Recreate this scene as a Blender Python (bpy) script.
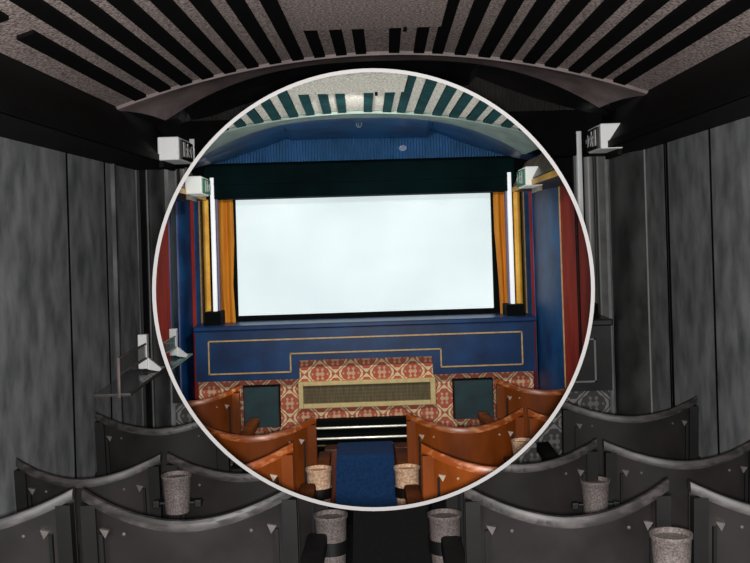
import bpy, bmesh, math, random
from mathutils import Vector, Matrix, noise
random.seed(7)
for o in list(bpy.data.objects): bpy.data.objects.remove(o)
SC = bpy.context.scene
COL = SC.collection

# ------------------------------------------------------------------ camera
F = 975.0; PX, PY = 386.0, 232.0; ROLL = math.radians(1.7)
CR, SR = math.cos(ROLL), math.sin(ROLL)
cam = bpy.data.cameras.new('camera'); camo = bpy.data.objects.new('camera', cam); COL.objects.link(camo)
cam.sensor_width = 36; cam.lens = F/750*36; cam.clip_start = .05
cam.shift_x = -(PX-375)/750; cam.shift_y = (PY-281.5)/750
camo.matrix_world = Matrix(((CR, SR, 0, 0), (0, 0, -1, 0), (-SR, CR, 0, 0), (0, 0, 0, 1)))
SC.camera = camo
# ------------------------------------------------------------------ light, exposure
SC.view_settings.view_transform = 'Standard'; SC.view_settings.look = 'None'
SC.view_settings.gamma = 1; SC.view_settings.exposure = 0.0
w = bpy.data.worlds.new('world'); SC.world = w; w.use_nodes = True
w.node_tree.nodes['Background'].inputs[0].default_value = (1, 1, 1, 1)
w.node_tree.nodes['Background'].inputs[1].default_value = 0.25
def lamp(name, kind, loc, energy, size, col=(1, 1, 1), target=None):
    l = bpy.data.lights.new(name, kind); l.energy = energy; l.color = col
    if kind == 'AREA': l.size = size
    else: l.shadow_soft_size = size
    o = bpy.data.objects.new(name, l); COL.objects.link(o); o.location = loc
    if target: o.rotation_euler = (Vector(target)-Vector(loc)).to_track_quat('-Z', 'Y').to_euler()
    return o
lamp('camera_flash', 'POINT', (0.0, -0.03, -0.01), 400, .02, (1, .98, .96))
sl = lamp('hatch_downlight', 'SPOT', (-.15, 4.60, .585), 80, .02, (1, .97, .92), (-.15, 7, -.75))  # added spot, hidden beyond the hatch, to brighten the end wall
for sx in (-1, 1):
    u = lamp('aisle_uplight', 'SPOT', (sx*.58-.1, 4.55, -1.0), 52, .03, (1, .97, .93), (sx*.35-.1, 4.7, .9)); u.data.spot_size = math.radians(88); u.data.spot_blend = .7  # added spots, hidden behind the seat backs, to brighten the ceiling
sl.data.spot_size = math.radians(110); sl.data.spot_blend = 1

# ------------------------------------------------------------------ pixel -> room point helpers
def P(px, py, Y):                   # outer (grey) room
    dx, dy = px-PX, py-PY
    return Vector(((dx*CR-dy*SR)/F*Y, Y, -(dx*SR+dy*CR)/F*Y))
def Pc(px, py, Y):                  # the same room point measured on the coloured view
    return P(1.3*px-84, 1.3*py-92.4, Y)
def rect(tl, br, Y):
    a, b = Pc(*tl, Y), Pc(*br, Y); return a.x, b.x, b.z, a.z

# ------------------------------------------------------------------ the two auditoria
ax = P(1.3*0+361.5, 249.5, 1.0)
YAW, PIT = math.atan2(-ax.x, 1), math.atan2(ax.z, 1)
class Room: pass
G = Room(); G.c = False; G.sy = 1.0; G.R = Matrix.Identity(3)
K = Room(); K.c = True; K.sy = 1.3; K.R = Matrix.Rotation(YAW, 3, 'Z') @ Matrix.Rotation(PIT, 3, 'X')
RM = G
def W(p): return RM.R @ Vector((p[0], p[1]*RM.sy, p[2]))

# ------------------------------------------------------------------ materials
def s2l(c): c = c/255; return c/12.92 if c <= .04045 else ((c+.055)/1.055)**2.4
MATS = {}
def mat(name, rgb, rough=.6, var=.15, scale=8, rgb2=None, stretch=(1, 1, 1), bump=0, emit=0, metal=0, lo=.35, hi=.65, detail=5, spec=.5):
    if name in MATS: return MATS[name]
    m = bpy.data.materials.new(name); m.use_nodes = True; nt = m.node_tree; b = nt.nodes['Principled BSDF']
    c = tuple(s2l(v) for v in rgb)
    c2 = tuple(s2l(v) for v in rgb2) if rgb2 else tuple(v*(1-var) for v in c)
    tc = nt.nodes.new('ShaderNodeTexCoord'); mp = nt.nodes.new('ShaderNodeMapping'); mp.inputs['Scale'].default_value = stretch
    n = nt.nodes.new('ShaderNodeTexNoise'); n.inputs['Scale'].default_value = scale; n.inputs['Detail'].default_value = detail
    r = nt.nodes.new('ShaderNodeValToRGB'); e = r.color_ramp.elements
    e[0].position = lo; e[1].position = hi; e[0].color = (*c2, 1); e[1].color = (*c, 1)
    L = nt.links.new
    L(tc.outputs['Object'], mp.inputs[0]); L(mp.outputs[0], n.inputs[0]); L(n.outputs[0], r.inputs[0]); L(r.outputs[0], b.inputs['Base Color'])
    b.inputs['Roughness'].default_value = rough; b.inputs['Metallic'].default_value = metal; b.inputs['Specular IOR Level'].default_value = spec
    if bump:
        bp = nt.nodes.new('ShaderNodeBump'); bp.inputs['Strength'].default_value = bump; bp.inputs['Distance'].default_value = .01
        L(n.outputs[0], bp.inputs['Height']); L(bp.outputs[0], b.inputs['Normal'])
    if emit:
        L(r.outputs[0], b.inputs['Emission Color']); b.inputs['Emission Strength'].default_value = emit
    MATS[name] = m; return m
def glass(name, rgb):
    if name in MATS: return MATS[name]
    m = mat(name, rgb, .1, .1); b = m.node_tree.nodes['Principled BSDF']; b.inputs['Alpha'].default_value = .55; return m

# name -> (coloured auditorium, grey auditorium)
def M(k):
    c = RM.c; n = k+('_coloured' if c else '_grey')
    t = {
    'ceiling':  (dict(rgb=(214, 214, 204), rgb2=(140, 140, 132), rough=.9, scale=110, bump=.5, detail=3),
                 dict(rgb=(214, 194, 188), rgb2=(104, 92, 89), rough=.9, scale=110, bump=.5, detail=3)),
    'slat':     (dict(rgb=(18, 62, 66), rough=.9, var=.4, scale=12, spec=.1), dict(rgb=(16, 14, 14), rough=.9, var=.3, spec=.1)),
    'cove':     (dict(rgb=(122, 144, 136), rough=.6, var=.35, scale=9), dict(rgb=(140, 124, 123), rough=.6, var=.4, scale=9)),
    'rim':      (dict(rgb=(235, 230, 215), rough=.5, var=.4, scale=20), dict(rgb=(150, 138, 136), rough=.5, var=.4, scale=20)),
    'bluepaint':(dict(rgb=(12, 64, 116), rgb2=(8, 42, 84), rough=.36, spec=.3, scale=5), dict(rgb=(46, 44, 45), rgb2=(24, 23, 24), rough=.35, scale=5)),
    'bluetop':  (dict(rgb=(14, 84, 140), rgb2=(8, 46, 88), rough=.3, scale=4), dict(rgb=(40, 36, 37), rgb2=(18, 16, 17), rough=.4, scale=4)),
    'bluewall':(dict(rgb=(24, 84, 140), rgb2=(14, 52, 98), rough=.45, scale=5, spec=.2), dict(rgb=(104, 104, 104), rgb2=(66, 66, 66), rough=.4, scale=5)),
    'bluelight':(dict(rgb=(105, 112, 170), rgb2=(50, 80, 140), rough=.35, scale=5), dict(rgb=(112, 112, 114), rgb2=(70, 70, 72), rough=.4, scale=5)),
    'grillblue':(dict(rgb=(100, 165, 220), rough=.5, var=.25, scale=6), dict(rgb=(96, 90, 90), rough=.5, var=.3, scale=6)),
    'lintel':   (dict(rgb=(5, 26, 28), rough=.9, var=.5, scale=3, spec=.08), dict(rgb=(12, 12, 12), rough=.9, var=.4, spec=.08)),
    'black':    (dict(rgb=(9, 14, 15), rough=.8, var=.3, spec=.1), dict(rgb=(8, 8, 8), rough=.8, var=.3, spec=.1)),
    'red':      (dict(rgb=(190, 62, 44), rgb2=(150, 46, 36), rough=.8, spec=.15, scale=9, stretch=(1, 1, .25)),
                 dict(rgb=(154, 157, 157), rgb2=(98, 101, 102), rough=.75, spec=.2, detail=9, scale=7, stretch=(1, 1.6, .9), lo=.3, hi=.7)),
    'gold':     (dict(rgb=(250, 196, 70), rgb2=(222, 158, 44), rough=.4, scale=7), dict(rgb=(140, 140, 138), rough=.4)),
    'goldline': (dict(rgb=(225, 185, 120), rough=.4, var=.3, scale=30), dict(rgb=(130, 130, 128), rough=.5)),
    'column':   (dict(rgb=(244, 248, 250), rough=.4, var=.04, emit=.55), dict(rgb=(190, 192, 192), rough=.4, var=.1, emit=.25)),  # emission put in to brighten the white columns
    'curtain':  (dict(rgb=(240, 160, 40), rgb2=(214, 128, 22), rough=.7, scale=6, stretch=(4, 4, .4)), dict(rgb=(90, 88, 86), rough=.7)),
    'screen':   (dict(rgb=(236, 246, 247), rgb2=(222, 234, 236), rough=.8, scale=1.6, emit=.55), dict(rgb=(170, 170, 170), rough=.8)),
    'trimtan':  (dict(rgb=(150, 132, 104), rgb2=(100, 92, 78), rough=.4, scale=6), dict(rgb=(18, 18, 18), rgb2=(9, 9, 9), rough=.7, scale=2, spec=.15)),
    'soffit':   (dict(rgb=(14, 34, 40), rough=.5, var=.4), dict(rgb=(24, 24, 24), rough=.4, var=.5)),
    'wood':     (dict(rgb=(156, 77, 24), rgb2=(104, 48, 13), rough=.36, spec=.35, scale=6, stretch=(1, 1, .3)),
                 dict(rgb=(40, 36, 36), rgb2=(24, 21, 21), rough=.38, scale=7)),
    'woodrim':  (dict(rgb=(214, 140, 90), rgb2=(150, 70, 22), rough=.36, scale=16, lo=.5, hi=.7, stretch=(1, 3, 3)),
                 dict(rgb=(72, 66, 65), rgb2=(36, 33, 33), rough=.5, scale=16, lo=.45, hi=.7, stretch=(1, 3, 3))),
    'armwood':  (dict(rgb=(170, 88, 30), rgb2=(120, 56, 18), rough=.8, spec=.1, scale=9), dict(rgb=(34, 31, 31), rgb2=(20, 18, 18), rough=.7, spec=.2, scale=9)),
    'signwhite':(dict(rgb=(240, 243, 240), rough=.4, var=.03, emit=.22), dict(rgb=(250, 250, 250), rough=.4, var=.05, emit=.06)),
    'wooddark': (dict(rgb=(120, 50, 16), rgb2=(70, 28, 10), rough=.4, scale=9), dict(rgb=(22, 20, 20), rgb2=(13, 12, 12), rough=.45, scale=9)),
    'white':    (dict(rgb=(236, 238, 238), rough=.4, var=.06), dict(rgb=(250, 250, 250), rough=.4, var=.05)),
    'plate':    (dict(rgb=(200, 180, 160), rough=.3, var=.3, scale=60), dict(rgb=(92, 86, 84), rough=.45, var=.3, scale=60)),
    'iron':     (dict(rgb=(24, 18, 16), rough=.4, var=.3), dict(rgb=(9, 9, 9), rough=.5, var=.3)),
    'cup':      (dict(rgb=(240, 208, 178), rgb2=(190, 140, 104), rough=.5, scale=120, bump=.2), dict(rgb=(118, 108, 105), rgb2=(78, 70, 68), rough=.6, scale=200, bump=.3)),
    'cupin':    (dict(rgb=(170, 150, 130), rgb2=(120, 104, 90), rough=.7, scale=120), dict(rgb=(92, 86, 84), rgb2=(56, 52, 50), rough=.7, scale=150)),
    'carpet':   (dict(rgb=(10, 62, 112), rgb2=(7, 48, 90), rough=.95, scale=60), dict(rgb=(20, 19, 19), rough=.95, var=.4, scale=60)),
    'teal':     (dict(rgb=(10, 60, 66), rgb2=(8, 40, 48), rough=.5, scale=10), dict(rgb=(22, 22, 22), rough=.6)),
    'cream':    (dict(rgb=(238, 214, 150), rough=.5, var=.15, scale=30), dict(rgb=(130, 128, 124), rough=.5)),
    'mesh':     (dict(rgb=(128, 112, 76), rgb2=(84, 72, 46), rough=.6, scale=40, stretch=(6, 1, .3)), dict(rgb=(60, 60, 60), rough=.6)),
    'steel':    (dict(rgb=(225, 222, 205), rough=.3, var=.2, metal=.2), dict(rgb=(110, 110, 110), rough=.4)),
    'green':    (dict(rgb=(14, 110, 70), rough=.4, var=.1, emit=.15), dict(rgb=(42, 44, 44), rough=.4)),
    'floor':    (dict(rgb=(30, 18, 14), rough=.8, var=.4), dict(rgb=(12, 11, 11), rough=.9, var=.4)),
    'violet':   (dict(rgb=(110, 100, 130), rough=.5), dict(rgb=(80, 80, 80), rough=.5)),
    }[k][0 if c else 1]
    return mat(n, **t)

def wallpaper():
    n = 'damask_coloured' if RM.c else 'damask_grey'
    if n in MATS: return MATS[n]
    m = bpy.data.materials.new(n); m.use_nodes = True; nt = m.node_tree; b = nt.nodes['Principled BSDF']; L = nt.links.new
    tc = nt.nodes.new('ShaderNodeTexCoord'); sp = nt.nodes.new('ShaderNodeSeparateXYZ'); L(tc.outputs['Object'], sp.inputs[0])
    def mth(op, a, c=None):
        x = nt.nodes.new('ShaderNodeMath'); x.operation = op
        for i, v in enumerate((a, c)):
            if v is None: continue
            if isinstance(v, (int, float)): x.inputs[i].default_value = v
            else: L(v, x.inputs[i])
        return x.outputs[0]
    u = mth('MULTIPLY', sp.outputs[0], math.pi/.104); v = mth('MULTIPLY', sp.outputs[2], math.pi/.095)
    wob = mth('MULTIPLY', mth('SINE', mth('MULTIPLY', v, 2)), .0)
    u = mth('ADD', u, wob)
    f = mth('ADD', mth('COSINE', u), mth('MULTIPLY', mth('COSINE', v), .9))
    ff = mth('ABSOLUTE', mth('SUBTRACT', mth('ABSOLUTE', f), .28))
    scal = mth('MULTIPLY', mth('SINE', mth('MULTIPLY', mth('ADD', u, v), 3)), mth('SINE', mth('MULTIPLY', mth('SUBTRACT', u, v), 3)))
    ff = mth('ADD', ff, mth('MULTIPLY', scal, .10))
    line = mth('LESS_THAN', ff, .17)
    ros = mth('GREATER_THAN', mth('ADD', mth('ABSOLUTE', f), mth('MULTIPLY', scal, .55)), 1.62)
    leaf = mth('MULTIPLY', mth('MULTIPLY', mth('GREATER_THAN', scal, .5), mth('GREATER_THAN', mth('ABSOLUTE', f), .75)), .5)
    k = mth('MAXIMUM', mth('MAXIMUM', line, mth('MULTIPLY', ros, .6)), leaf)
    mx = nt.nodes.new('ShaderNodeMix'); mx.data_type = 'RGBA'; L(k, mx.inputs[0])
    a, c = ((200, 100, 80), (246, 226, 176)) if RM.c else ((70, 68, 68), (140, 138, 136))
    mx.inputs[6].default_value = (*[s2l(q) for q in a], 1); mx.inputs[7].default_value = (*[s2l(q) for q in c], 1)
    L(mx.outputs[2], b.inputs['Base Color']); b.inputs['Roughness'].default_value = .8
    MATS[n] = m; return m

# ------------------------------------------------------------------ mesh helpers (room coordinates)
def NB(): return bmesh.new()
def quadgrid(bm, rows, closed=False):
    vs = [[bm.verts.new(p) for p in r] for r in rows]
    for i in range(len(vs)-1):
        n = len(vs[i])
        for j in range(n if closed else n-1):
            bm.faces.new((vs[i][j], vs[i][(j+1) % n], vs[i+1][(j+1) % n], vs[i+1][j]))
    return vs
def box(bm, x0, x1, y0, y1, z0, z1, bev=0):
    if x0 > x1: x0, x1 = x1, x0
    if y0 > y1: y0, y1 = y1, y0
    if z0 > z1: z0, z1 = z1, z0
    t = bmesh.new()
    bmesh.ops.create_cube(t, size=1, matrix=Matrix.Translation(((x0+x1)/2, (y0+y1)/2, (z0+z1)/2)) @ Matrix.Diagonal((x1-x0, y1-y0, z1-z0, 1)))
    if bev: bmesh.ops.bevel(t, geom=t.edges[:], offset=bev, segments=2, affect='EDGES', profile=.5)
    me = bpy.data.meshes.new('t'); t.to_mesh(me); bm.from_mesh(me); t.free(); bpy.data.meshes.remove(me)
def tube(bm, pts, r, n=8, caps=True):
    pts = [Vector(p) for p in pts]; rows = []
    for i, p in enumerate(pts):
        d = (pts[min(i+1, len(pts)-1)]-pts[max(i-1, 0)]).normalized()
        a = d.cross(Vector((0, 0, 1)) if abs(d.z) < .9 else Vector((1, 0, 0))).normalized(); b = d.cross(a)
        rows.append([p+a*r*math.cos(2*math.pi*k/n)+b*r*math.sin(2*math.pi*k/n) for k in range(n)])
    vs = quadgrid(bm, rows, True)
    if caps: bm.faces.new(vs[0]); bm.faces.new(vs[-1][::-1])
def prism(bm, poly, axis, a, b):    # poly: 2-D points in the plane across 'axis'
    def mk(p, t): return {'y': (p[0], t, p[1]), 'x': (t, p[0], p[1]), 'z': (p[0], p[1], t)}[axis]
    A = [bm.verts.new(mk(p, a)) for p in poly]; B = [bm.verts.new(mk(p, b)) for p in poly]; n = len(poly)
    bm.faces.new(A); bm.faces.new(B[::-1])
    for i in range(n): bm.faces.new((A[i], A[(i+1) % n], B[(i+1) % n], B[i]))
def lathe(bm, prof, n=32, cx=0, cy=0, cz=0):
    rows = [[(cx+r*math.cos(2*math.pi*k/n), cy+r*math.sin(2*math.pi*k/n), cz+z) for k in range(n)] for r, z in prof]
    vs = quadgrid(bm, rows, True)
    bm.faces.new(vs[0]); bm.faces.new(vs[-1][::-1])
def slab(bm, rows, th):             # a surface given thickness along y (front at given points)
    quadgrid(bm, rows)
    bmesh.ops.recalc_face_normals(bm, faces=bm.faces)
    bmesh.ops.solidify(bm, geom=bm.faces[:], thickness=th)

ALL = []
def link(name, bm, m, parent=None, smooth=False, xf=None, loc=None):
    """bm in room coordinates (xf None) or local furniture coordinates (xf = world matrix)."""
    bmesh.ops.recalc_face_normals(bm, faces=bm.faces)
    for v in bm.verts: v.co = (xf @ v.co) if xf is not None else W(v.co)
    if parent is not None: org = Vector(parent['org'])
    else:
        xs = [v.co for v in bm.verts]; org = Vector((sum(c.x for c in xs)/len(xs), sum(c.y for c in xs)/len(xs), min(c.z for c in xs)))
    for v in bm.verts: v.co -= org
    me = bpy.data.meshes.new(name); bm.to_mesh(me); bm.free(); me.materials.append(m)
    if smooth:
        for p in me.polygons: p.use_smooth = True
        try: me.set_sharp_from_angle(angle=math.radians(40))
        except Exception: pass
    o = bpy.data.objects.new(name, me); COL.objects.link(o)
    if parent is not None: o.parent = parent
    else: o.location = org
    o['org'] = list(org); ALL.append((o, RM)); return o
def tag(o, label=None, cat=None, group=None, kind=None):
    if label: o['label'] = label
    if cat: o['category'] = cat
    if group: o['group'] = group
    if kind: o['kind'] = kind
    return o
def thing(name, label, cat, world, group=None):
    o = bpy.data.objects.new(name, None); COL.objects.link(o); o.location = world; o['org'] = list(world)
    o.empty_display_size = .05
    return tag(o, label, cat, group)
def struct(name, bm, m, parent=None, smooth=False):
    o = link(name, bm, m, parent, smooth)
    if parent is None: o['kind'] = 'structure'
    return o

# ------------------------------------------------------------------ shell of a room
FZ = -1.62; XL, XR = -1.25, 1.22; YE = 5.42
def zc(x): return .768-.197*(x/1.12)**2
def tint(): return 'coloured' if RM.c else 'grey'

def shell():
    side = (lambda s: s+'_inner') if RM.c else (lambda s: s)
    # floor
    bm = NB(); box(bm, XL-.1, XR+.1, (2.2 if RM.c else .4), YE+.1, FZ-.06, FZ); struct('floor', bm, M('floor'))
    # ceiling vault
    y0 = 2.4 if RM.c else .5
    bm = NB(); n = 40; xs = [-1.14+2.28*i/n for i in range(n+1)]
    quadgrid(bm, [[(x, y, zc(x)) for x in xs] for y in (y0, 4.14)]); quadgrid(bm, [[(x, y, zc(x)+.02) for x in xs] for y in (y0, 4.14)])
    ce = struct('ceiling', bm, M('ceiling'), smooth=True)
    offs = [-233, -209, -188, -167, -145, -123, -101, -79, -58, -37, -18, 14, 38, 56, 78, 101, 122, 144, 165, 188, 210, 231]
    for i, o in enumerate(offs):
        cx = (o-1)/975*4.25*1.0
        hw = .0245 if abs(o) > 60 else .0225
        segs = [(y0, 4.12)]
        if i == 0: segs = [(y0, 2.62), (2.80, 4.12)]
        if i == 1: segs = [(y0, 2.35), (2.42, 4.12)]
        bm = NB()
        for a, b in segs:
            pr = [(cx-hw, zc(cx-hw)-.001), (cx+hw, zc(cx+hw)-.001), (cx+hw, zc(cx+hw)-.013), (cx-hw, zc(cx-hw)-.013)]
            prism(bm, pr, 'y', a, b)
        link('ceiling_slat', bm, M('slat'), ce)
    # plain cove between the vault and the arch
    def rimpt(t, dz=0): x = 1.0*t; return (x, 4.47, .80-.2475*abs(t)**2.69+dz)
    N = 48; ts = [-1+2*i/N for i in range(N+1)]
    bm = NB(); rows = []
    for k in range(5):
        u = k/4
        rows.append([Vector((1.14*t, 4.135, zc(1.14*t)-.002)).lerp(Vector(rimpt(t)), u)+Vector((0, 0, .012*math.sin(math.pi*u))) for t in ts])
    slab(bm, rows, .015)
    tr = struct('trim_cove' if not RM.c else 'trim_cove_inner', bm, M('cove'), smooth=True)
    bm = NB(); tube(bm, [rimpt(t, -.004) for t in ts], .0085, 8); link('bead', bm, M('rim'), tr, smooth=True)
    # painted hood behind the arch
    low = [(180, 171), (206, 163), (228, 158), (250, 150), (270, 143), (288, 135.5), (294, 137.5), (330, 136), (360, 135.5), (400, 135), (424, 134.5), (430, 127.5), (452, 136), (475, 144), (500, 151), (520, 156), (548, 160)]
    L3 = [Pc(a, b, 4.95) for a, b in low]
    bm = NB(); top = []; 
    for p in L3:
        t = max(-1, min(1, p.x/1.02)); top.append(rimpt(t, .008))
    slab(bm, [top, [Vector(a).lerp(b, .55)+Vector((0, 0, .012)) for a, b in zip(top, L3)], L3], .015)
    hd = struct('trim_hood' if not RM.c else 'trim_hood_inner', bm, M('bluetop'))
    bm = NB(); tube(bm, L3, .006, 6); link('bead', bm, M('lintel'), hd)
    for q in (5, 11):
        bm = NB(); tube(bm, [Vector(top[q])+Vector((0, 0, -.004)), L3[q]], .005, 6); link('seam', bm, M('lintel'), hd)
    # corrugated grille board
    a = Pc(190, 170, 5.02); b = Pc(535, 120, 5.02)
    bm = NB(); nn = 120*6; rows = [[], []]
    for i in range(nn+1):
        x = a.x+(b.x-a.x)*i/nn; d = .011*math.cos(2*math.pi*i/6)
        rows[0].append((x, 5.02+d, a.z+.035)); rows[1].append((x, 5.02+d, b.z+.12))
    quadgrid(bm, rows); bmesh.ops.solidify(bm, geom=bm.faces[:], thickness=.01)
    g = link('corrugated_board', bm, M('grillblue')); tag(g, 'bright blue corrugated board filling the arch above the lit screen' if RM.c else 'dull grey corrugated board under the arch just outside the white ring', 'board')
    # beam over the screen
    x0, x1, z0, z1 = rect((204, 165), (516, 189), 5.14)
    bm = NB(); box(bm, x0, x1, 5.13, 5.295, z0-.01, z1+.045, .008); box(bm, x0, x1, 5.122, 5.16, z0+.085, z0+.1)
    struct('trim_beam'+('_inner' if RM.c else ''), bm, M('lintel'))
    # end wall
    bm = NB(); box(bm, XL-.05, XR+.05, YE, YE+.06, FZ, .95); ew = struct('wall_'+side('far'), bm, M('black'))
    # side walls : long boarded panels (a seam between panels), then strips and a broad pilaster
    for s, X in ((-1, XL), (1, XR)):
        nm = 'left' if s < 0 else 'right'
        def yc(px): return abs(X)/abs(Pc(px, 262, 1).x)
        if s < 0: seams_g = [66, 104]; seams = [yc((q+84)/1.3) for q in seams_g]
        else: seams = [yc((670+84)/1.3), yc((716+84)/1.3)]
        yfar = yc(170) if s < 0 else yc(564)
        edges = sorted([.5, 1.2, 1.9, 2.55]+seams+[yfar])
        if RM.c: edges = [e for e in edges if e > 2.5]
        bm = NB(); box(bm, X, X+s*.06, edges[0], YE, FZ, .62)
        wl = struct('wall_'+side(nm), bm, M('black'))
        for a, b in zip(edges, edges[1:]):
            bm = NB(); box(bm, X-s*.012, X+s*.004, a, b, FZ, .42)
            link('wall_panel', bm, M('red'), wl)
            if b != edges[-1]:
                bm = NB(); prism(bm, [(X-s*.011, b-.014), (X-s*.0145, b-.004), (X-s*.0145, b+.004), (X-s*.011, b+.014)], 'z', FZ, .42); link('seam_strip', bm, M('black'), wl)
        px = [170, 175, 180, 190, 196, 201.5] if s < 0 else [564, 560, 556, 538, 531.5, 526.5]
        ys = [yc(q) for q in px]; ys[-1] = min(ys[-1], YE)
        # pilaster: rounded broad column
        a, b = ys[1 if s < 0 else 0], ys[3]
        bm = NB(); pr = []
        for k in range(13):
            u = k/12; pr.append((X-s*(.012+.05*math.sin(math.pi*u)**.6), a+(b-a)*u))
        pr += [(X+s*.01, b), (X+s*.01, a)]
        prism(bm, pr, 'z', FZ, .40); link('pilaster', bm, M('bluewall'), wl, smooth=True)
        for q0, q1, mk, nmx in (((188, 196, 'red', 'red_strip'), (196, 201.2, 'bluewall', 'blue_strip'), (201.2, 202.6, 'goldline', 'bead')) if s < 0 else ((531.2, 540, 'red', 'red_strip'), (526, 531.2, 'bluewall', 'blue_strip'), (524.8, 526, 'goldline', 'bead'))):
            x0, x1 = Pc(q0, 262, 5.28).x, Pc(q1, 262, 5.28).x
            bm = NB(); box(bm, x0, x1, 5.27 if mk != 'goldline' else 5.262, 5.32, FZ, .40); link(nmx, bm, M(mk), ew)
        for q in ((190, 187) if s < 0 else (538.5, 565)):
            y = yc(q); bm = NB(); box(bm, X-s*(.03 if q != 565 else .019), X-s*.01, y, y+.008, FZ, .38); link('bead', bm, M('goldline' if q in(565,) else 'bluelight'), wl)
        pass
        if s < 0:
            bm = NB(); box(bm, X-s*.03, X-s*.0, ys[1], ys[2], FZ, .40, .004); link('blue_strip', bm, M('bluelight'), wl)
            bm = NB(); box(bm, X-s*.022, X-s*.0, ys[0], ys[1], FZ, .40); link('dark_strip', bm, M('teal'), wl)
            y = yc(168.5); bm = NB()
            box(bm, X-s*.018, X-s*.01, y, y+.01, FZ, .38); link('bead', bm, M('bluelight'), wl)
            if not RM.c:
                y = yc((110+84)/1.3); bm = NB(); box(bm, X-s*.03, X-s*.01, y, y+.03, FZ, .38); link('bead', bm, M('bluelight'), wl)
        else:
            y = yc(582.5); bm = NB(); box(bm, X-s*.016, X-s*.01, y, y+.02, FZ, .38); link('dark_strip', bm, M('black'), wl)
            if not RM.c:
                for q in (610,): y = yc((q+84)/1.3); bm = NB(); box(bm, X-s*.075, X-s*.04, y, y+.02, FZ, .38); link('bead', bm, M('bluelight'), wl)
        # eaves box above the wall
        ya = 2.4 if RM.c else .4
        prof = [(s*1.13, zc(1.13)-.004), (s*1.0, .375), (s*1.0, .345), (X, .345), (X, .66), (s*1.13, .66)]
        bm = NB(); prism(bm, prof, 'y', ya, 4.86)
        tb = struct('trim_eaves_'+side(nm), bm, M('trimtan') if not RM.c else M('soffit'))
        bm = NB(); prism(bm, [(s*1.0-s*.006, .375), (s*1.0-s*.006, .345), (s*1.01, .345), (s*1.01, .375)], 'y', ya, 4.87); link('edge_strip', bm, M('trimtan' if not RM.c else 'gold'), tb)
        bm = NB(); prism(bm, [(s*1.1, .535), (s*1.005, .383), (s*1.0, .383), (s*1.09, .54)], 'y', 3.9, 4.87); link('face_board', bm, M('trimtan'), tb) if RM.c else bm.free()

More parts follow.
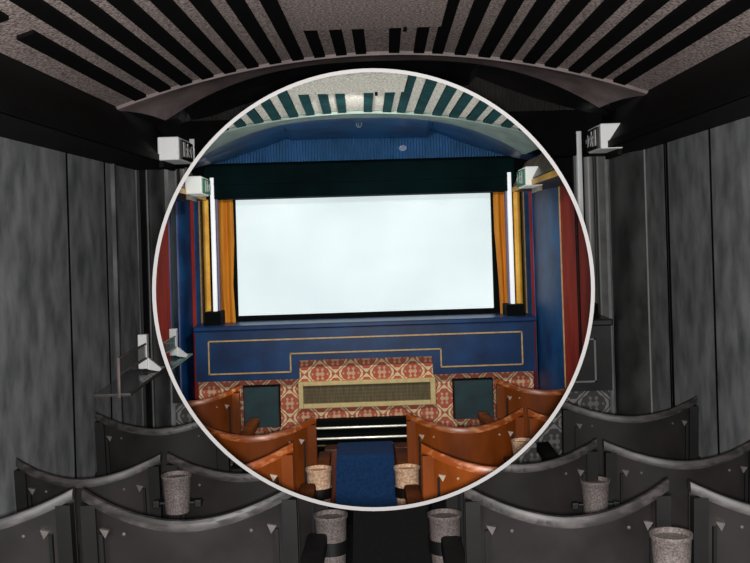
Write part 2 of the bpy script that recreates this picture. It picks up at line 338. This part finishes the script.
def end_things():
    c = RM.c; pal = 'coloured' if c else 'grey'
    # screen
    x0, x1, z0, z1 = rect((236, 199), (494, 308), 5.33)
    bx0, bx1, bz0, bz1 = rect((230, 188), (499, 320), 5.34)
    if c:
        t = thing('cinema_screen', 'large glowing white screen in a black surround at the end of the auditorium', 'screen', W(((x0+x1)/2, 5.33, bz0)))
        bm = NB(); quadgrid(bm, [[(x0+(x1-x0)*i/20, 5.33, z0+(z1-z0)*j/10) for i in range(21)] for j in range(11)]); bmesh.ops.solidify(bm, geom=bm.faces[:], thickness=.01)
        link('screen_sheet', bm, M('screen'), t)
        bm = NB()
        for q in ((bx0, x0, bz0, bz1), (x1, bx1, bz0, bz1), (x0, x1, bz0, z0), (x0, x1, z1, bz1)): box(bm, q[0], q[1], 5.30, 5.37, q[2], q[3])
        link('masking', bm, M('black'), t)
    # curtains
    for s in (-1, 1):
        if not c: continue
        if s < 0: Ls = [(218.5, 187), (219, 240), (220, 290), (224, 326)]; Rs = [(232.5, 186.5), (234.5, 240), (234, 285), (236.5, 325.5)]
        else: Ls = [(493.5, 181.5), (495, 230), (499, 280), (501.5, 319)]; Rs = [(507, 181), (508, 230), (508.5, 280), (508.5, 318)]
        bm = NB(); rows = []
        def ip(A, u):
            u *= 3; i = min(2, int(u)); f = u-i; return Vector(A[i]).lerp(Vector(A[i+1]), f)
        for j in range(25):
            a, b = ip([(*q, 0) for q in Ls], j/24), ip([(*q, 0) for q in Rs], j/24)
            rows.append([Pc(*(a.lerp(b, i/24))[:2], 5.24)+Vector((0, .009*math.cos(i/24*math.pi*3.4+.4*math.sin(j*.3)), 0)) for i in range(25)])
        slab(bm, rows, .004)
        o = link('curtain', bm, M('curtain'), smooth=True)
        tag(o, 'narrow amber orange curtain hanging at the '+('left' if s < 0 else 'right')+' edge of the lit screen', 'curtain', 'curtains beside the screen')
    # white column (brightness put in as emission) + gold reveal + black foot
    for s in (-1, 1):
        if s < 0: wv, gv, ft, gs = ((210.2, 178), (217.8, 312)), ((202, 200), (212, 326)), ((205, 312), (222, 328)), ((217.5, 184), (219.5, 312))
        else: wv, gv, ft, gs = ((508, 172), (515.6, 304)), ((514, 190), (525, 320)), ((507, 305), (525.5, 322)), ((507.3, 184), (509, 305))
        t = thing('light_column', ('white and gold' if c else 'pale grey')+' upright column '+('left of the lit screen' if s < 0 else 'right of the lit screen')+(' inside the ring' if c else ' outside the ring, below the sign'), 'column', W(Pc(ft[0][0], ft[1][1], 5.1)))
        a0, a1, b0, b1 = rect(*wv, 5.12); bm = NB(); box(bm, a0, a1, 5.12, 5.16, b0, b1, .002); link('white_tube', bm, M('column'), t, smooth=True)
        a0, a1, b0, b1 = rect(*gv, 5.14); bm = NB(); r = (a1-a0)/2; lathe(bm, [(r, b0), (r, b1)], 24, (a0+a1)/2, 5.14+r); link('gold_side', bm, M('gold'), t, smooth=True)
        a0, a1, b0, b1 = rect(*gs, 5.16); bm = NB(); box(bm, a0, a1, 5.16, 5.2, b0, b1); link('violet_edge', bm, M('violet'), t)
        a0, a1, b0, b1 = rect(*ft, 5.06); bm = NB(); box(bm, a0, a1, 5.06, 5.22, b0, b1, .006); link('foot', bm, M('black'), t)
    # stage front panel
    pts = [(196, 331), (534.5, 322), (536, 373), (433.5, 375), (433, 357), (299, 359), (300, 378), (198, 380)]
    p3 = [Pc(a, b, 5.0) for a, b in pts]
    xs = [p3[0].x, p3[1].x, p3[2].x, p3[3].x, p3[3].x, p3[5].x, p3[5].x, p3[0].x]
    zt = (p3[0].z+p3[1].z)/2; zb = (p3[2].z+p3[7].z+p3[6].z)/3; zm = (p3[4].z+p3[5].z)/2; zs = [zt, zt, zb, zb, zm, zm, zb, zb]
    t = thing('stage_front', ('glossy deep blue' if c else 'dark grey')+' stepped panel with thin gold line under the screen' if c else 'dark grey end of a stepped panel with pale line, right of the ring', 'panel', W((0, 5.0, zb)))
    bm = NB(); prism(bm, list(zip(xs, zs)), 'y', 5.0, 5.06); link('panel', bm, M('bluepaint'), t)
    bm = NB(); box(bm, xs[0]-.01, xs[1]+.01, 4.985, 5.3, zt, zt+.035, .008); link('ledge', bm, M('bluepaint'), t)
    bm = NB(); gl = [(209.5, 341), (522, 332), (523, 365), (441.3, 367), (440.5, 349), (290.7, 353), (291.5, 371), (211, 373)]
    g3 = [Pc(a, b, 4.997) for a, b in gl]
    gx = [g3[0].x, g3[1].x, g3[1].x, g3[3].x, g3[3].x, g3[5].x, g3[5].x, g3[0].x]
    z1_ = (g3[0].z+g3[1].z)/2; z2_ = (g3[2].z+g3[7].z)/2; z3_ = (g3[4].z+g3[5].z)/2; gz = [z1_, z1_, z2_, z2_, z3_, z3_, z2_, z2_]
    for i in range(8):
        j = (i+1) % 8; h = .0045
        box(bm, min(gx[i], gx[j])-h, max(gx[i], gx[j])+h, 4.994, 5.001, min(gz[i], gz[j])-h, max(gz[i], gz[j])+h)
    link('gold_line', bm, M('goldline'), t)
    # papered wall below
    bm = NB(); box(bm, xs[0]+.002, xs[1]-.002, 5.06, 5.10, Pc(361, 442, 5.08).z, zt-.02); o = struct('wall_papered' if not c else 'wall_papered_inner', bm, wallpaper())
    if not c: return
    # grille
    a0, a1, b0, b1 = rect((298.5, 381.5), (436, 404), 5.04); i0, i1, j0, j1 = rect((303.5, 385.5), (430.5, 399.5), 5.04)
    t = thing('ventilation_grille', 'long low grille in a cream frame on the patterned wallpaper', 'grille', W(((a0+a1)/2, 5.05, b0)))
    bm = NB()
    for q in ((a0, i0, b0, b1), (i1, a1, b0, b1), (i0, i1, b0, j0), (i0, i1, j1, b1)): box(bm, q[0], q[1], 5.03, 5.07, q[2], q[3], .004)
    link('frame', bm, M('cream'), t)
    bm = NB(); box(bm, i0, i1, 5.052, 5.066, j0, j1)
    for k in range(5): z = j0+(j1-j0)*(k+.5)/5; box(bm, i0, i1, 5.047, 5.053, z-.0015, z+.0015)
    for k in range(60): x = i0+(i1-i0)*(k+.5)/60; box(bm, x-.002, x+.002, 5.044, 5.05, j0, j1)
    link('wire_mesh', bm, M('mesh'), t)
    # teal boxes
    for tl, br, s in (((244, 387), (280, 426), 'left'), ((454, 381), (494, 418), 'right')):
        a0, a1, b0, b1 = rect(tl, br, 5.0); t = thing('wall_cabinet', 'dark teal square cabinet on the wallpaper '+s+' of the cream grille', 'cabinet', W(((a0+a1)/2, 5.02, b0)), 'teal cabinets on the papered wall')
        bm = NB(); box(bm, a0, a1, 5.0, 5.06, b0, b1, .004); link('door', bm, M('teal'), t)
        bm = NB(); box(bm, a0-.006, a1+.006, 5.03, 5.07, b0-.006, b1+.006); link('body', bm, M('black'), t)
    # heater rails
    a0, a1, b0, b1 = rect((306, 421), (414, 446), 4.96)
    t = thing('rail_heater', 'low black heater with bright horizontal rails at the foot of the papered wall', 'heater', W(((a0+a1)/2, 5.0, b0)))
    bm = NB(); box(bm, a0, a1, 4.97, 5.05, b0, b1); link('back', bm, M('black'), t)
    for y in (426.3, 436.8):
        z = Pc(361, y, 4.95).z; bm = NB(); tube(bm, [(a0, 4.95, z), (a1, 4.95, z)], .0085, 8); link('rail', bm, M('steel'), t, smooth=True)
    z = Pc(361, 443.5, 4.95).z; bm = NB(); tube(bm, [(a0, 4.95, z), (a1, 4.95, z)], .005, 8); link('rail', bm, M('mesh'), t, smooth=True)
    # little round plate and wire ring
    p = Pc(403, 148, 4.985); bm = NB(); prism(bm, [(p.x+.027*math.cos(k*math.pi/12), p.z+.02*math.sin(k*math.pi/12)) for k in range(24)], 'y', 4.985, 5.0)
    tag(link('round_plate', bm, M('bluetop')), 'small round blue plate on the blue corrugated board', 'plate')
    p = Pc(359, 124, 4.62); bm = NB(); pts = [(p.x+.017*math.cos(a), 4.62, p.z+.019*math.sin(a)) for a in [2*math.pi*k/20 for k in range(21)]]
    tube(bm, pts, .0025, 6, False); tube(bm, [(p.x, 4.62, p.z+.02), (p.x, 4.64, p.z+.045)], .003, 6); tube(bm, [(p.x-.006, 4.62, p.z+.012), (p.x-.004, 4.62, p.z-.01), (p.x+.007, 4.62, p.z-.006)], .002, 6)
    tag(link('ceiling_hook', bm, M('cove'), smooth=True), 'small pale wire hook on the blue hood over the screen', 'hook')

def carpet_step():
    a = Pc(338, 441, 5.0); b = Pc(392.5, 441, 5.0); z = (a.z+b.z)/2
    y1 = 4.93; z = Pc(365, 441, y1).z; y0 = 4.6
    bm = NB(); xa, xb = Pc(338.5, 450, y1).x, Pc(392.5, 450, y1).x
    na, nb = Pc(336.5, 457, y0).x, Pc(394, 457, y0).x; fa, fb = na-.012, nb+.014
    rows = [[(xa, y1, FZ), (xa, y1, z), (xb, y1, z), (xb, y1, FZ)], [(na, y0+.02, FZ), (na, y0+.02, z), (nb, y0+.02, z), (nb, y0+.02, FZ)], [(na, y0, FZ), (na, y0, z-.02), (nb, y0, z-.02), (nb, y0, FZ)], [(fa, y0-.06, FZ), (fa, y0-.06, FZ+.02), (fb, y0-.06, FZ+.02), (fb, y0-.06, FZ)]]
    vs = quadgrid(bm, rows); bm.faces.new(vs[0]); bm.faces.new(vs[-1][::-1])
    t = thing('carpet_step', 'deep blue carpeted step in the aisle below the heater rails' if RM.c else 'dark grey carpeted step in the aisle at the bottom edge of the photo', 'step', W((0, 4.8, FZ)))
    link('carpet', bm, M('carpet'), t)
    if RM.c:
        for s, q in ((-1, (325, 338)), (1, (394, 408))):
            bm = NB(); x0, x1 = Pc(q[0], 450, 4.85).x, Pc(q[1], 450, 4.85).x
            box(bm, x0, x1, 4.8, 4.93, FZ, z-.01, .004); link('side_board', bm, M('wooddark'), t)

def hatch():
    YH = 3.46; a = Pc(295, 95.5, YH); b = Pc(404, 91, YH); zb = (a.z+b.z)/2
    t = thing('ceiling_hatch', 'rough '+('pale' if RM.c else 'grey')+' rectangular hatch board under the striped ceiling '+('inside the ring' if RM.c else 'at the top edge of the photo'), 'hatch', W(((a.x+b.x)/2, 3.3, zb)))
    y0 = 2.7 if RM.c else 2.2
    bm = NB(); box(bm, a.x, b.x, y0, YH, zb, zb+.02, .003); link('board', bm, M('ceiling'), t)
    bm = NB(); box(bm, a.x+.012, b.x+.012, y0, YH+.012, zb+.02, zb+.05); link('frame', bm, M('black'), t)
    bm = NB(); x = Pc(375, 93, YH).x; box(bm, x, x+.012, YH-.02, YH+.02, zb-.01, zb+.03); link('catch', bm, M('black'), t)

def exit_sign(s):
    c = RM.c
    y0 = 4.32; 
    if s < 0: a = Pc(185.5, 178, y0); b = Pc(202.5, 196.5, y0)
    else: a = Pc(543.5, 165, y0); b = Pc(527, 188, y0)
    xo, xi = a.x, b.x; zt, zb = a.z, b.z
    if s > 0: a2 = Pc(543.5, 165.5, y0); zt = a2.z; zb = Pc(527, 185.5, y0).z
    else: zt = Pc(186, 176.5, y0).z; zb = Pc(201, 194, y0).z
    L = .27/RM.sy
    y1 = y0+L
    t = thing('exit_sign', ('white box exit sign with green running figure, on the ' if c else 'grey toned box exit sign on the ')+('left' if s < 0 else 'right')+(' inside the ring' if c else ' outside the ring'), 'exit sign', W(((xo+xi)/2, y0+.1, zb)), 'exit signs in the coloured view' if c else 'exit signs in the grey surroundings')
    bm = NB(); box(bm, xo, xi, y0, y1, zb, zt, .006); link('housing', bm, M('signwhite'), t)
    bm = NB(); box(bm, xi, xi-s*.012, y0+.02, y1-.01, zb+.006, zt-.012, .002); link('sign_panel', bm, M('green'), t)
    X = xi-s*.014; h = zt-zb; yy = lambda u: y0+.02+(L-.03)*u; zz = lambda v: zb+.006+(h-.018)*v
    bm = NB()
    def poly(ps): prism(bm, [(yy(u), zz(v)) for u, v in ps], 'x', X, X-s*.002)
    # door, running figure, arrow
    poly([(.06, .12), (.22, .12), (.22, .88), (.06, .88)])
    poly([(.42, .72), (.48, .72), (.48, .88), (.42, .88)])
    poly([(.38, .42), (.48, .42), (.52, .70), (.40, .70)])
    poly([(.30, .52), (.40, .60), (.40, .68), (.28, .60)])
    poly([(.50, .60), (.58, .50), (.60, .56), (.52, .70)])
    poly([(.38, .44), (.44, .44), (.38, .14), (.32, .14)])
    poly([(.44, .44), (.49, .42), (.58, .24), (.54, .18)])
    poly([(.66, .5), (.78, .80), (.78, .60), (.94, .60), (.94, .40), (.78, .40), (.78, .20)])
    link('pictogram', bm, M('white'), t)
    bm = NB(); box(bm, xo+s*.0, xo-s*.02, y0+.02, y1, zb-.03, zb, .002); link('bracket', bm, M('trimtan'), t)

def wall_shelf():
    t = thing('glass_shelf', ('green tinted' if RM.c else 'grey')+' glass shelf on a white bracket, on the left wall '+('inside the ring' if RM.c else 'left of the ring'), 'shelf', W((-1.12, 4.2, -.62)))
    bm = NB(); rows = [[(-1.20, 3.9, -.625), (-1.045, 3.9, -.625)], [(-1.20, 4.5, -.60), (-1.03, 4.5, -.60)]]
    quadgrid(bm, rows); bmesh.ops.solidify(bm, geom=bm.faces[:], thickness=.008)
    gm = glass('shelf_glass_'+tint(), (60, 140, 130) if RM.c else (175, 178, 178)); link('shelf_plate', bm, gm, t)
    bm = NB(); tube(bm, [(-1.19, 3.9, -.62), (-1.045, 3.9, -.62), (-1.03, 4.5, -.595), (-1.1, 4.5, -.595)], .007, 6); link('edge', bm, M('plate' if not RM.c else 'cove'), t, smooth=True)
    a = P(139, 334, 4.45); b = P(149, 368, 4.45)
    bm = NB(); box(bm, a.x, b.x, 4.42, 4.46, b.z, a.z, .004); prism(bm, [(a.x, b.z+.02), (a.x+.045, b.z-.005), (b.x+.06, b.z-.015), (b.x+.06, b.z-.0), (b.x, b.z+.05)], 'y', 4.43, 4.45); link('bracket', bm, M('white'), t)
    bm = NB(); rows = [[(-1.085, 3.9, -.535), (-1.105, 4.42, -.535)], [(-1.085, 3.9, -.475), (-1.105, 4.42, -.475)]]
    quadgrid(bm, rows); bmesh.ops.solidify(bm, geom=bm.faces[:], thickness=.008); link('back_plate', bm, gm, t)
    bm = NB(); tube(bm, [(-1.085, 3.9, -.475), (-1.105, 4.42, -.475)], .005, 6); tube(bm, [(-1.085, 3.9, -.54), (-1.105, 4.42, -.54)], .006, 6); tube(bm, [(-1.085, 3.9, -.63), (-1.085, 3.9, -.475)], .006, 6)
    link('rail', bm, M('cove'), t, smooth=True)

# ------------------------------------------------------------------ seats
def seat(cl, cr, Y, dip, label, arms=(1, 1)):
    a, b = P(*cl, Y), P(*cr, Y); w = b.x-a.x-.012; cx = (a.x+b.x)/2; ztop = (a.z+b.z)/2; H = ztop-FZ
    o = W((cx, Y, 0)); f = W((cx, Y, FZ)); T = Matrix.Translation(f) @ RM.R.to_4x4(); c = RM.c
    t = thing('theatre_chair', label, 'theatre chair', f, 'orange-brown plywood seats in the coloured view' if c else 'dark grey seats in the grey surroundings')
    bulge = .075*(1.3 if c else 1); tilt = math.atan2(b.z-a.z, w)*0
    def back(x, z): tt = 2*x/w; return -bulge*(1-tt*tt)-.10*(z-(H-.6))
    def top(x): tt = 2*x/w; return H-dip*(1-abs(tt)**1.8)
    nx = 24; xs = [-w/2+w*i/nx for i in range(nx+1)]
    bm = NB(); rows = []
    for j in range(9):
        u = j/8; rows.append([(x, back(x, top(x)-.018-.52*u), top(x)-.018-.52*u) for x in xs])
    quadgrid(bm, rows); bmesh.ops.recalc_face_normals(bm, faces=bm.faces); bmesh.ops.solidify(bm, geom=bm.faces[:], thickness=.012)
    link('backrest', bm, M('wood'), t, True, T)
    bm = NB(); rows = []
    prof = [(-.010, -.026), (-.011, -.010), (-.007, -.002), (0, 0), (.007, -.002), (.010, -.008), (.010, -.022), (0, -.026)]
    for x in xs: rows.append([(x, back(x, top(x))+p, top(x)+q) for p, q in prof])
    vs = quadgrid(bm, rows, True); bm.faces.new(vs[0]); bm.faces.new(vs[-1][::-1])
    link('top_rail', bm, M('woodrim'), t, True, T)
    for s in (-1, 1):
        x = s*(w/2-.018); bm = NB(); rows = []
        for z in (H-.035, H-.25, H-.6):
            y = back(x, z); rows.append([(x-.017, y-.022, z), (x+.017, y-.022, z), (x+.017, y+.012, z), (x-.017, y+.012, z)])
        vs = quadgrid(bm, rows, True); bm.faces.new(vs[0]); bm.faces.new(vs[-1][::-1]); link('upright', bm, M('wood' if c else 'wooddark'), t, False, T)
        x = s*(w/2-.058); z = top(x)-.072; y = back(x, z)-.004
        bm = NB(); q = s*.5
        prism(bm, [(x-.011, z+.008), (x+.011, z+.004), (x-s*.002, z-.014)], 'y', y-.012, y); link('bracket_plate', bm, M('plate'), t, False, T)
        bm = NB(); rows = []
        for zz in (z-.006, z-.15, z-.42): yy = back(x, zz)-.002; rows.append([(x-.004+.01*s, yy-.008, zz), (x+.004+.01*s, yy-.008, zz), (x+.004+.01*s, yy+.004, zz), (x-.004+.01*s, yy+.004, zz)])
        vs = quadgrid(bm, rows, True); bm.faces.new(vs[0]); bm.faces.new(vs[-1][::-1]); link('strap', bm, M('iron'), t, False, T)
        xr = s*(w/2-.105); zr = top(xr)-.06; yr = back(xr, zr); bm = NB(); lathe(bm, [(.001, -.004), (.004, -.002), (.0045, 0)], 8, 0, 0, 0)
        for v in bm.verts: v.co = Vector((xr+v.co.x, yr-.003+v.co.z, zr+v.co.y))
        link('rivet', bm, M('plate'), t, False, T)
    # folded seat, arms, side panels
    bm = NB(); box(bm, -w/2+.035, w/2-.035, .05, .085, H-.52, H-.17, .012)
    link('seat_pan', bm, M('wooddark'), t, True, T)
    for s, on in zip((-1, 1), arms):
        if not on: continue
        x = s*(w/2+.010); L = .46 if c else .36; bm = NB(); box(bm, x-.028, x+.028, .02, L, H-.295, H-.25, .01); link('armrest', bm, M('armwood'), t, True, T)
        bm = NB(); prism(bm, [(.0, 0), (.30, 0), (.33, H-.31), (-.03, H-.31)], 'x', x-.011, x+.011); link('side_panel', bm, M('wood' if c else 'wooddark'), t, False, T)
    bm = NB(); box(bm, -w/2+.03, w/2-.03, .02, .05, .0, .04); link('foot_rail', bm, M('iron'), t, False, T)

def cup(px, py, Y, d, h, label, band=True, bracket=False):
    p = P(px, py, Y); zb = p.z-h; f = W((p.x, Y, zb)); T = Matrix.Translation(f) @ RM.R.to_4x4()
    t = thing('cup_holder', label, 'cup holder', f, 'cup holders fixed to the '+('orange-brown' if RM.c else 'grey')+' seats')
    r = d/2; bm = NB()
    lathe(bm, [(r*.80, 0), (r*.9, h*.5), (r*.97, h-.012), (r*1.04, h-.008), (r*1.04, h), (r*.93, h), (r*.93, h-.012)], 36)
    link('cup', bm, M('cup'), t, True, T)
    bm = NB(); lathe(bm, [(r*.85, h-.03), (r*.92, h-.028)], 36); link('cup_inside', bm, M('cupin'), t, True, T)
    if band:
        bm = NB(); lathe(bm, [(r*.96, h*.36), (r*1.0, h*.58)], 36); link('strap', bm, M('iron'), t, True, T)
    if bracket:
        bm = NB(); box(bm, -r*1.7, r*1.7, .0, r*1.1, h*.18, h*.26, .003)
        for s in (-1, 1): box(bm, s*r*1.45-.01, s*r*1.45+.01, -.012, .02, h*.12, h*.32, .003)
        link('bracket', bm, M('iron'), t, False, T)

def furniture():
    c = RM.c; ring = 'inside the ring' if c else 'outside the ring'
    C = 'orange-brown' if c else 'dark grey'
    seats = [
        ((302-214, 478.5), (302, 478), 2.35, 'seat in the nearest row, first left of the aisle', (1, 1), 1),
        ((-130, 486), (84, 482), 2.35, 'seat in the nearest row, in the bottom left corner', (1, 0), 0),
        ((459, 475), (663, 474), 2.35, 'seat in the nearest row, first right of the aisle', (1, 1), 1),
        ((679, 472), (886, 470), 2.35, 'seat in the nearest row, in the bottom right corner', (0, 1), 0),
        ((170, 448.5), (330, 442.5), 3.1, 'seat in the second row, first left of the aisle', (1, 1), 1),
        ((22, 453), (167, 449), 3.1, 'seat in the second row, against the left wall', (1, 0), 0),
        ((441, 438), (594, 435), 3.1, 'seat in the second row, first right of the aisle', (1, 1), 1),
        ((597, 435), (752, 432), 3.1, 'seat in the second row, against the right wall', (0, 1), 1),
        ((99, 409), (232, 405), 3.75, 'seat in the third row, at the left wall', (1, 1), 1),
        ((557, 397), (693, 393), 3.75, 'seat in the third row, at the right wall', (1, 1), 1)]
    for cl, cr, Y, lab, arms, both in seats:
        if c and not both: continue
        seat(cl, cr, Y, .062 if Y < 2.5 else .055, C+' '+lab.replace('the seat', 'seat')+', '+ring, arms)
    cp = 'pale speckled' if c else 'grey speckled'
    cup(330.5, 514, 2.78, .094, .17, cp+' cup holder '+ring+' at the left edge of the aisle')
    cup(444.5, 513, 2.78, .094, .17, cp+' cup holder '+ring+' at the right edge of the aisle')
    cup(595, 479.5, 3.0, .088, .10, cp+' cup holder between second row seats right of the aisle, '+ring, False, True)
    if not c:
        cup(176.5, 474, 2.97, .088, .115, cp+' cup holder between the second row seats left of the aisle', False, True)
        cup(671, 533, 2.2, .092, .12, 'large '+cp+' cup holder between the two nearest right seats', False, True)

for RM in (G, K):
    shell(); end_things(); carpet_step(); hatch(); exit_sign(-1); exit_sign(1); wall_shelf(); furniture()

# ------------------------------------------------------------------ added unseen cone shell stopping light between the two auditoria, and its ring
CX, CY, RAD = 373.5, 289.7, 219.5
def ringpt(r, th, Y): return P(CX+r*math.cos(th), CY+r*math.sin(th), Y)
RM = Room(); RM.c = False; RM.sy = 1.0; RM.R = Matrix.Identity(3)
NS = 128; TH = [2*math.pi*k/NS for k in range(NS)]
bm = NB(); D0 = 1.95
rows = [[ringpt(219.9, t, D0) for t in TH], [ringpt(219.9, t, 7.35) for t in TH], [ringpt(219.0, t, 7.35) for t in TH], [ringpt(219.0, t, D0) for t in TH], ]
rows.append(rows[0]); quadgrid(bm, rows, True); bmesh.ops.remove_doubles(bm, verts=bm.verts, dist=1e-6)
o = struct('wall_round', bm, mat('wall_round_dark', (16, 16, 17), .8, .3), smooth=True)
bm = NB(); prof = [(217.6, 0), (221.4, 0), (221.4, .012), (217.6, .012)]
rows = [[ringpt(r, t, D0-.012) if y == 0 else ringpt(r, t, D0) for r, y in prof] for t in TH]; rows.append(rows[0])
quadgrid(bm, rows, True); bmesh.ops.remove_doubles(bm, verts=bm.verts, dist=1e-6)
o = link('ring', bm, mat('ring_white', (126, 124, 124), .5, .05)); tag(o, 'thin white ring around the opening into the coloured auditorium', 'ring')
ALL[:] = [a for a in ALL if a[1] is not RM]

# ------------------------------------------------------------------ fit the furnishings of each auditorium to the added cone shell
PL = []
for k in range(NS):
    a = ringpt(RAD, TH[k], 1); b = ringpt(RAD, TH[(k+1) % NS], 1); n = a.cross(b).normalized()
    if n.dot(ringpt(0, 0, 1)) > 0: n = -n
    PL.append(n)                    # n.p < 0 : inside
def clip(o, rm):
    org = Vector(o['org']); me = o.data; co = [v.co+org for v in me.vertices]
    d = [[n.dot(p) for p in co] for n in PL]
    if any(min(x) > 0 for x in d):
        return rm.c is False
    if all(max(x) < 0 for x in d): return rm.c is True
    bm = bmesh.new(); bm.from_mesh(me)
    for v in bm.verts: v.co += org
    rem = set(bm.faces); lay = bm.faces.layers.int.new('st')      # 1 = outside, done
    for n in PL:
        fs = [f for f in bm.faces if f[lay] == 0]
        if not fs: break
        cut = [f for f in fs if max(n.dot(v.co) for v in f.verts) > 1e-7]
        mix = [f for f in cut if min(n.dot(v.co) for v in f.verts) < -1e-7]
        if mix:
            es = {e for f in mix for e in f.edges}; vs = {v for f in mix for v in f.verts}
            bmesh.ops.bisect_plane(bm, geom=list(vs)+list(es)+mix, dist=1e-6, plane_co=(0, 0, 0), plane_no=n)
        for f in bm.faces:
            if f[lay] == 0 and n.dot(f.calc_center_median()) > 0: f[lay] = 1
        if rm.c:
            bmesh.ops.delete(bm, geom=[f for f in bm.faces if f[lay] == 1], context='FACES')
    if not rm.c: bmesh.ops.delete(bm, geom=[f for f in bm.faces if f[lay] == 0], context='FACES')
    n = len(bm.faces)
    area = sum(f.calc_area() for f in bm.faces)
    for v in bm.verts: v.co -= org
    bm.faces.layers.int.remove(bm.faces.layers.int['st'])
    bm.to_mesh(me); bm.free(); return n > 0 and area > 2e-5
gone = set()
for o, rm in ALL:
    if not clip(o, rm): gone.add(o)
for o in gone: bpy.data.objects.remove(o)
for o in list(bpy.data.objects):
    if o.type == 'EMPTY' and not o.children: bpy.data.objects.remove(o)
    elif 'org' in o: del o['org']
